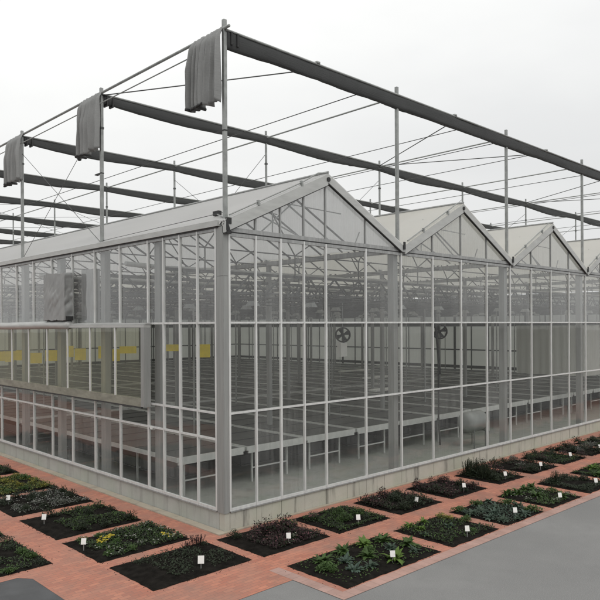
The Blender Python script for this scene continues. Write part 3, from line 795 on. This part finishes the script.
def spiky(seed, mat, n=26, h=.42, mat2=None):
    random.seed(seed); g = mb(mat)
    for i in range(n):
        a = random.uniform(0, 6.28); r = random.uniform(0, .2); bx, by = r * math.cos(a), r * math.sin(a); hh = h * random.uniform(.55, 1.1)
        tx, ty = bx * 1.5 + random.uniform(-.04, .04), by * 1.5 + random.uniform(-.04, .04)
        g.bar((bx, by, 0), (tx, ty, hh), .008)
        for q in range(16):
            u = random.uniform(.1, 1); leaf(g, (bx + (tx - bx) * u, by + (ty - by) * u, hh * u), random.uniform(0, 6.28), random.uniform(.3, 1.2), .06 * random.uniform(.6, 1.2), .016, .3, 2)
    return g.mesh('clump')
def grassy(seed, mat, n=70, h=.4):
    random.seed(seed); g = mb(mat)
    for i in range(n):
        a = random.uniform(0, 6.28); leaf(g, (random.uniform(-.03, .03), random.uniform(-.03, .03), 0), a, random.uniform(.7, 1.4), h * random.uniform(.6, 1.1), .012, random.uniform(.3, 1), 4)
    return g.mesh('clump')
K = {
 'hosta': [hosta(i, 'lf_green') for i in (1, 2, 3)], 'hostab': [hosta(i, 'lf_bright', 34, .26, .085) for i in (4, 5, 6)],
 'rosette': [hosta(i, 'lf_blue', 34, .17, .06) for i in (7, 8, 9)],
 'low': [bushy(i, 'lf_green', 260, .2, .13, .06) for i in (10, 11, 12)],
 'olive': [bushy(i, 'lf_olive', 200, .2, .16, .05, 'fl_yellow', 14, .02) for i in (13, 14, 15)],
 'dark': [bushy(i, 'lf_dark', 280, .24, .26, .055) for i in (16, 17, 18)],
 'darklow': [bushy(i, 'lf_dark', 170, .2, .12, .045) for i in (19, 20, 21)],
 'purple': [bushy(i, 'lf_purple', 260, .24, .30, .055, 'fl_pink', 14, .02, 'lf_dark') for i in (22, 23, 24)],
 'white': [bushy(i, 'lf_dark', 180, .2, .14, .045, 'fl_white', 11, .024, 'lf_green') for i in (25, 26, 27)],
 'yellow': [bushy(i, 'lf_green', 100, .15, .12, .045, 'fl_yellow', 26, .032) for i in (28, 29, 30)],
 'silver': [bushy(i, 'lf_silver', 190, .2, .15, .05, 'fl_white', 5, .02, 'lf_dark') for i in (31, 32, 33)],
 'pink': [bushy(i, 'lf_dark', 180, .2, .2, .05, 'fl_pink', 18, .026, 'lf_green') for i in (34, 35, 36)],
 'spiky': [spiky(i, 'lf_dark', 34, .5) for i in (37, 38)], 'spikyred': [spiky(i, 'lf_purple', 26, .36) for i in (39, 40)],
 'grass': [grassy(i, 'lf_silver') for i in (41, 42)], 'mound': [bushy(i, 'lf_green', 620, .27, .2, .05, None, 0, .02, 'lf_dark') for i in (43, 44)],
}
look = {'hosta': 'mid green broad-leaved clump', 'hostab': 'bright green broad-leaved clump', 'rosette': 'low blue-green rosette', 'low': 'low green leafy plant', 'olive': 'yellow-green leafy mound with tiny blooms',
 'dark': 'dense dark green bushy plant', 'darklow': 'low sparse dark green plant', 'purple': 'dark purple bush with dusty pink blooms', 'white': 'low dark plant dotted with white flowers', 'yellow': 'cluster of bright yellow flowers',
 'silver': 'silvery grey-green leafy plant', 'pink': 'dark leafy plant with pink flowers', 'spiky': 'tall upright dark shrub', 'spikyred': 'reddish spiky plant', 'grass': 'pale silvery grass tuft', 'mound': 'soft green rounded mound'}
nm = {'grass': 'grass_tuft', 'yellow': 'flower_clump', 'hosta': 'leafy_plant', 'hostab': 'leafy_plant', 'rosette': 'rosette_plant', 'spiky': 'upright_shrub', 'spikyred': 'spiky_plant', 'mound': 'mound_plant', 'dark': 'bushy_plant', 'purple': 'purple_bush', 'silver': 'silver_plant'}
rnd = random.Random(5)
counts = {}
def plant(kind, x, y, where, s=1.0, z=.03):
    o = bpy.data.objects.new(nm.get(kind, 'garden_plant'), rnd.choice(K[kind])); C.objects.link(o)
    o.location = (x, y, z); o.rotation_euler = (0, 0, rnd.uniform(0, 6.28)); s *= rnd.uniform(.85, 1.15); o.scale = (s, s, s * rnd.uniform(.85, 1.15))
    counts.setdefault((kind, where), []).append(o)
def soil_bed(x0, x1, y0, y1, where, skew):
    g = mb('soil'); n = 44; vs = []
    for i in range(n + 1):
        for j in range(n + 1):
            u, v = i / n, j / n; x = x0 + (x1 - x0) * u; y = y0 + (y1 - y0) * v
            e = min(u, 1 - u, v, 1 - v); z = .012 + .035 * min(1, e * 8) + (.018 * noise.noise((x * 5, y * 5, 0)) + .015 * noise.noise((x * 14, y * 14, 2))) * min(1, e * 12)
            if e == 0: x += .022 * noise.noise((x * 6, y * 6, 9)) + .012 * noise.noise((x * 20, y * 20, 4)); y += .022 * noise.noise((y * 6, x * 6, 3)) + .012 * noise.noise((y * 20, x * 20, 7))
            vs.append((x, y + (SK * max(0, x) if skew else 0), z))
    g.add(vs, [(i * (n + 1) + j, (i + 1) * (n + 1) + j, (i + 1) * (n + 1) + j + 1, i * (n + 1) + j + 1) for i in range(n) for j in range(n)])
    for i in range(70):
        u = rnd.random(); side = rnd.randrange(4); dd = rnd.expovariate(22)
        x, y = [(x0 - dd, y0 + (y1 - y0) * u), (x1 + dd, y0 + (y1 - y0) * u), (x0 + (x1 - x0) * u, y0 - dd), (x0 + (x1 - x0) * u, y1 + dd)][side]
        if skew: y += SK * max(0, x)
        q = rnd.uniform(.005, .016); g.add([(x - q, y, .006), (x, y - q * .8, .006), (x + q * .9, y + q * .2, .006), (x, y + q, .006), (x, y, .008 + q * .8)], [(0, 1, 4), (1, 2, 4), (2, 3, 4), (3, 0, 4)])
    o = g.build('garden_bed', smooth=True); tag(o, 'dark soil of the ' + where, None, None, 'structure')
def cover(x0, x1, y0, y1, mat, n, h, where, skew, mat2=None, L=.05, fl=None, nfl=0):
    x0 -= .06; x1 += .06; y0 -= .06; y1 += .06; n = int(n * 1.35); h *= .85
    g = mb(mat)
    for i in range(n):
        x = rnd.uniform(x0, x1); y = rnd.uniform(y0, y1)
        d = noise.noise((x * 1.6, y * 1.6, 4.2))
        if d < -.2: continue
        z = .04 + h * max(0, .4 + d) * rnd.uniform(.2, 1)
        if mat2: g.mat(mat2 if rnd.random() < .35 else mat)
        leaf(g, (x, y + (SK * max(0, x) if skew else 0), z), rnd.uniform(0, 6.28), rnd.uniform(-.1, 1.1), L * rnd.uniform(.7, 1.5), L * .6, .6, 2)
    if fl:
        g.mat(fl)
        for i in range(nfl):
            x = rnd.uniform(x0, x1); y = rnd.uniform(y0, y1)
            for q in range(4): leaf(g, (x, y + (SK * max(0, x) if skew else 0), .05 + h * .6), q * 1.57 + rnd.random(), .5, .022, .02, .3, 2)
    tag(g.build('ground_cover'), 'low leafy cover spreading over the ' + where, None, None, 'stuff')

def sign(x, y, where, s=1.0, rot=0):
    e = empty('plant_sign', (x, y, .02), rot); tag(e, 'small white plant sign on a stake in the ' + where, 'plant sign', 'plant signs at the bed corners')
    g = mb('card'); w, h = .052 * s, .064 * s
    c, n_ = math.cos(R(20)), math.sin(R(20))
    vs = []
    for dy in (0, .006):
        for a, b in ((-w, -h), (w, -h), (w, h), (-w, h)): vs.append((a, dy + b * n_, .2 + b * c))
    g.add(vs, [(0, 1, 2, 3), (7, 6, 5, 4), (0, 4, 5, 1), (1, 5, 6, 2), (2, 6, 7, 3), (3, 7, 4, 0)]); g.build('card', e)
    g = mb('steel'); g.bar((0, .012, -.03), (0, .012, .18), .014); g.build('stake', e)

# bed list: where, x0, x1, y0, y1, skew, contents
XL0, XL1 = -2.97, -.82
beds = []
W_side = ['corner side bed', 'second side bed from the corner', 'third side bed from the corner', 'fourth side bed from the corner', 'fifth side bed from the corner', 'sixth side bed from the corner', 'seventh side bed from the corner', 'eighth side bed from the corner']
SB = [(-1.86, -.2), (.17, 1.91), (2.22, 4.34), (4.75, 6.82), (7.07, 9.55), (9.9, 12.2), (12.6, 14.9), (15.3, 17.6)]
for w, (a, b) in zip(W_side, SB): beds.append((w, XL0, XL1 + (.12 if a < 0 else 0), a, b, False))
W_out = ['outer side bed by the dark asphalt', 'second outer side bed', 'third outer side bed', 'fourth outer side bed']
OB = [(.82, 2.95), (3.32, 5.6), (6.0, 8.2), (8.6, 10.8)]
for w, (a, b) in zip(W_out, OB): beds.append((w, -5.9, -3.65, a, b, False))
GB = [(-.44, 1.5), (1.78, 3.58), (3.95, 5.72), (6.15, 7.9), (8.55, 10.05), (10.5, 12.2), (12.6, 14.3), (14.7, 16.3), (16.7, 18.4), (18.8, 20.5), (20.9, 22.6)]
W_g = ['gable bed at the corner', 'second gable bed from the corner', 'third gable bed from the corner', 'fourth gable bed from the corner', 'fifth gable bed from the corner', 'sixth gable bed from the corner', 'seventh gable bed from the corner', 'eighth gable bed from the corner', 'ninth gable bed from the corner', 'tenth gable bed from the corner', 'eleventh gable bed from the corner']
for w, (a, b) in zip(W_g, GB): beds.append((w, a, b, -1.91, -.3, True))
FB = [(-.45, 2.4), (2.8, 4.65), (5.0, 6.75), (7.2, 8.85), (9.35, 11.0), (11.45, 13.1), (13.5, 15.2), (15.6, 17.3)]
W_f = ['first outer gable bed', 'second outer gable bed', 'third outer gable bed', 'fourth outer gable bed', 'fifth outer gable bed', 'sixth outer gable bed', 'seventh outer gable bed', 'eighth outer gable bed']
for w, (a, b) in zip(W_f, FB): beds.append((w, a, b, -4.24, -2.62, True))
for w, x0, x1, y0, y1, s_ in beds: soil_bed(x0, x1, y0, y1, w, s_)
S2 = lambda x, y: (x, y + SK * max(0, x))
def fill(kinds, x0, x1, y0, y1, step, where, skew, s=1.0, p=1.0, m=.14):
    nx = max(1, int((x1 - x0 - 2 * m) / step)); ny = max(1, int((y1 - y0 - 2 * m) / step))
    for i in range(nx + 1):
        for j in range(ny + 1):
            if rnd.random() > p: continue
            x = x0 + m + (x1 - x0 - 2 * m) * i / nx + rnd.uniform(-.25, .25) * step; y = y0 + m + (y1 - y0 - 2 * m) * j / ny + rnd.uniform(-.25, .25) * step
            if skew: x, y = S2(x, y)
            plant(rnd.choice(kinds), x, y, where, s)
# side beds
w = W_side[0]; cover(-2.3, -.9, -1.6, -.35, 'lf_dark', 800, .07, w, False); fill(['darklow'], -2.6, -.85, -1.75, -.3, .6, w, False, .75, .5)
plant('spikyred', -.98, -.36, w, .7); plant('spikyred', -1.25, -.3, w, .45)
w = W_side[1]; cover(-2.7, -.9, .3, 1.8, 'lf_dark', 2600, .1, w, False, 'lf_green', .05, 'fl_white', 60)
fill(['white'], -1.95, -.9, .35, 1.85, .42, w, False, .8); fill(['low'], -2.7, -2.0, .35, 1.8, .4, w, False, .7)
plant('yellow', -2.42, 1.12, w, 1.0); plant('yellow', -2.2, 1.25, w, .9); plant('yellow', -1.12, .45, w, .8); plant('yellow', -1.18, .68, w, .8)
w = W_side[2]; cover(-2.4, -.95, 2.35, 4.25, 'lf_dark', 2200, .15, w, False, 'lf_green'); fill(['dark', 'darklow'], -2.45, -.95, 2.3, 4.2, .42, w, False, .8)
w = W_side[3]; cover(-2.7, -.95, 4.85, 6.7, 'lf_silver', 1500, .12, w, False, 'lf_dark', .05, 'fl_white', 60); fill(['silver', 'dark', 'silver'], -2.75, -.95, 4.85, 6.7, .42, w, False, .85)
w = W_side[4]; cover(-2.8, -.95, 7.15, 9.4, 'lf_olive', 1800, .14, w, False, 'lf_green'); fill(['olive', 'olive', 'low'], -2.85, -1.0, 7.15, 9.4, .42, w, False, .9)
for i in (5, 6, 7): w = W_side[i]; a, b = SB[i]; cover(-2.8, -1, a + .1, b - .1, 'lf_dark', 1500, .14, w, False, 'lf_green'); fill(['dark', 'pink'], -2.85, -1, a, b, .6, w, False, .9)
for i in range(4):
    w = W_out[i]; a, b = OB[i]; cover(-5.6, -3.75, a + .1, b - .1, 'lf_dark', 1540, .08, w, False, 'lf_green'); fill(['low', 'darklow'], -5.8, -3.75, a, b, .45, w, False, .85, .7)
# gable beds
w = W_g[0]; cover(.0, 1.4, -1.75, -.45, 'lf_purple', 1980, .14, w, True, 'lf_dark', .05, 'fl_pink', 40)
for x, y, s in ((.35, -1.3, 1), (.75, -1.0, 1.1), (.55, -.7, 1), (1.1, -1.35, .9), (1.15, -.85, 1.1), (.1, -.9, .8), (.25, -1.6, .8), (.95, -1.6, .7)): plant('purple', *S2(x, y), w, s)
plant('white', .3, -1.65, w, .8); plant('white', .75, -1.5, w, .8); plant('dark', -.15, -.55, w, .8); plant('low', 1.35, -.7, w, 1.0)
w = W_g[1]; cover(1.95, 3.4, -1.8, -.5, 'lf_dark', 1980, .09, w, True, 'lf_green'); plant('mound', *S2(2.85, -.9), w, 1.0); plant('mound', *S2(2.6, -1.35), w, .9); plant('mound', *S2(3.15, -1.2), w, .8); plant('pink', *S2(2.05, -.75), w, 1.0); plant('pink', *S2(2.2, -.55), w, .7); plant('dark', *S2(3.0, -1.65), w, .6)
w = W_g[2]; cover(4.1, 5.5, -1.75, -.45, 'lf_dark', 1980, .12, w, True, 'lf_purple'); fill(['purple', 'dark', 'dark'], 4.1, 5.5, -1.75, -.45, .5, w, True, 1.0); plant('white', *S2(4.4, -.6), w, .9)
w = W_g[3]; cover(6.3, 7.7, -1.75, -.45, 'lf_purple', 1980, .12, w, True, 'lf_dark'); fill(['dark', 'purple'], 6.3, 7.7, -1.75, -.45, .5, w, True, .9)
w = W_g[4]; cover(8.7, 9.9, -1.75, -.4, 'lf_dark', 1540, .12, w, True)
for x, y in ((8.85, -.6), (9.15, -.75), (9.0, -1.1), (8.8, -1.35), (9.3, -.45)): plant('spiky', *S2(x, y), w, .8); plant('dark', *S2(x + .12, y - .15), w, 1.1)
for x, y in ((9.6, -.7), (9.85, -.6), (9.7, -1.1)): plant('purple', *S2(x, y), w, 1.2)
for i in range(5, 11):
    w = W_g[i]; a, b = GB[i]; cover(a + .1, b - .1, -1.8, -.4, 'lf_dark', 1540, .13, w, True, 'lf_purple' if i % 2 else 'lf_green')
    fill([['dark', 'purple'], ['dark', 'pink'], ['dark', 'dark', 'silver']][i % 3], a, b, -1.85, -.35, .55, w, True, 1.05, .85)
for x in (15.0, 15.5, 16.0, 17.2): plant('grass', *S2(x, -1.3), W_g[7] if x < 16.4 else W_g[8], 1.0)
# outer gable beds
w = W_f[0]; cover(-.3, 2.3, -4.1, -2.75, 'lf_green', 420, .04, w, True)
for x, y, k in ((.1, -3.05, 'hosta'), (.25, -3.75, 'rosette'), (.62, -3.85, 'rosette'), (.8, -2.95, 'hosta'), (1.0, -3.45, 'hosta'), (1.25, -3.95, 'hostab'), (1.45, -2.95, 'hostab'), (1.95, -3.0, 'hosta'), (1.7, -3.45, 'rosette'), (2.15, -3.55, 'hosta'), (.45, -3.35, 'rosette'), (1.95, -3.9, 'rosette'), (-.1, -3.35, 'low'), (1.3, -3.2, 'low')):
    plant(k, *S2(x, y), w, 1.0 if k != 'rosette' else 1.1)
w = W_f[1]; cover(2.9, 4.55, -4.1, -2.75, 'lf_dark', 1100, .06, w, True, 'lf_green')
fill(['low', 'rosette', 'hosta'], 2.85, 4.6, -4.15, -3.2, .4, w, True, .8, .8); fill(['hostab', 'olive'], 3.1, 4.5, -3.1, -2.65, .4, w, True, .7, .9, .12)
w = W_f[2]; cover(5.1, 6.6, -4.1, -2.75, 'lf_blue', 1100, .06, w, True, 'lf_dark'); fill(['rosette', 'rosette', 'low'], 5.0, 6.7, -4.2, -2.65, .36, w, True, 1.05, .85)
w = W_f[3]; cover(7.3, 8.75, -4.1, -2.75, 'lf_green', 1320, .06, w, True, 'lf_dark', .05, 'fl_white', 20); fill(['low', 'hosta', 'white'], 7.25, 8.8, -4.15, -2.7, .4, w, True, .85, .85)
w = W_f[4]; cover(9.45, 10.9, -4.1, -2.75, 'lf_dark', 1540, .1, w, True); fill(['darklow', 'dark'], 9.4, 10.9, -4.1, -2.7, .5, w, True, .8, .7); plant('spiky', *S2(9.9, -2.95), w, .8); plant('dark', *S2(9.7, -3.0), w, 1.0)
for i in (5, 6, 7):
    w = W_f[i]; a, b = FB[i]; cover(a + .1, b - .1, -4.1, -2.75, 'lf_green', 1540, .1, w, True, 'lf_dark'); fill(['hostab', 'low', 'hosta'], a, b, -4.1, -2.7, .5, w, True, 1.0, .8)
for (kind, where), objs in counts.items():
    for o in objs: tag(o, look[kind] + ' in the ' + where, 'plant', ('plants: %s in the %s' % (look[kind], where)) if len(objs) > 1 else None)
# signs
for (x, y, i, s) in ((-1.78, -1.61, 0, 1.15), (-2.88, 1.08, 1, 1), (-2.71, 3.5, 2, 1), (-2.64, 5.97, 3, 1)): sign(x, y, W_side[i], s, R(-40))
for i, (x, y) in enumerate(((.42, -1.72), (2.52, -1.86), (4.79, -1.86), (6.98, -1.88), (9.13, -1.95), (11.2, -2.05), (13.47, -2.0), (15.7, -2.1))): sign(x, y, W_g[i], .95, R(-35 if i != 2 else -80))
for i, (x, y) in enumerate(((1.09, -4.04), (3.56, -4.17), (5.66, -4.18), (7.81, -4.3), (10.14, -4.28))): sign(x, y, W_f[i], .95, R(-40))
# ------------------------------------------------------------------ light
sc = bpy.context.scene
w = bpy.data.worlds.new('World'); sc.world = w; w.use_nodes = True; nt = w.node_tree
for n in list(nt.nodes): nt.nodes.remove(n)
out = nt.nodes.new('ShaderNodeOutputWorld'); bg = nt.nodes.new('ShaderNodeBackground')
SE, SR = R(52), R(200)
sky = nt.nodes.new('ShaderNodeTexSky'); sky.sky_type = 'NISHITA'; sky.sun_disc = False; sky.sun_elevation = SE; sky.sun_rotation = SR; sky.air_density = 1; sky.dust_density = 4
hs = nt.nodes.new('ShaderNodeHueSaturation'); hs.inputs['Saturation'].default_value = .1; nt.links.new(sky.outputs[0], hs.inputs['Color'])
tc = nt.nodes.new('ShaderNodeTexCoord'); mp = nt.nodes.new('ShaderNodeMapping'); mp.inputs['Scale'].default_value = (1, 1, 2.5); nt.links.new(tc.outputs['Generated'], mp.inputs[0])
nf = noisen(nt, mp.outputs[0], 1.4, 5, .5)
sx = nt.nodes.new('ShaderNodeSeparateXYZ'); nt.links.new(tc.outputs['Generated'], sx.inputs[0])
grad = ramp(nt, [(0, (7.0, 7.05, 7.05)), (.14, (7.9, 7.95, 7.95)), (.36, (9.6, 9.65, 9.6)), (1, (11.8, 11.8, 11.7))], sx.outputs['Z'])
cl = ramp(nt, [(.3, (.90, .905, .91)), (.65, (1.08, 1.08, 1.07))], nf)
ov = mixc(nt, 1.0, grad.outputs[0], cl.outputs[0], 'MULTIPLY')
mx = mixc(nt, .88, hs.outputs[0], ov)
nt.links.new(mx, bg.inputs[0]); bg.inputs[1].default_value = .10; nt.links.new(bg.outputs[0], out.inputs[0])
sl = bpy.data.lights.new('sun', 'SUN'); sl.energy = .6; sl.angle = R(25); sl.color = (1, .97, .93)
so_ = bpy.data.objects.new('sun', sl); C.objects.link(so_)
az = SR; d = Vector((math.sin(az) * math.cos(SE), math.cos(az) * math.cos(SE), math.sin(SE)))   # direction to the sun
so_.rotation_euler = d.to_track_quat('Z', 'Y').to_euler()

# ------------------------------------------------------------------ camera
cam = bpy.data.cameras.new('camera'); co = bpy.data.objects.new('camera', cam); C.objects.link(co); sc.camera = co
a, r = R(45.5742), R(-.3034)
Rt = Vector((math.sin(a), -math.cos(a), 0)); Fw = Vector((math.cos(a), math.sin(a), 0)); Up = Vector((0, 0, 1))
cx = Rt * math.cos(r) + Up * math.sin(r); cy = -Rt * math.sin(r) + Up * math.cos(r)
Mx = Matrix((cx, cy, -Fw)).transposed().to_4x4(); Mx.translation = Vector((-9.3334, -12.4265, 4.744)); co.matrix_world = Mx
cam.sensor_width = 36; cam.lens = 671.1166 / 600 * 36
cam.shift_x = -(312.0117 - 300) / 600; cam.shift_y = (325.7616 - 300) / 600
cam.clip_start = .1; cam.clip_end = 2000
sc.view_settings.view_transform = 'Standard'; sc.view_settings.look = 'None'; sc.view_settings.exposure = .12; sc.view_settings.gamma = 1
sc.cycles.max_bounces = 10; sc.cycles.diffuse_bounces = 4; sc.cycles.glossy_bounces = 3; sc.cycles.transparent_max_bounces = 28; sc.cycles.transmission_bounces = 6
sc.cycles.use_denoising = True; sc.cycles.caustics_reflective = False
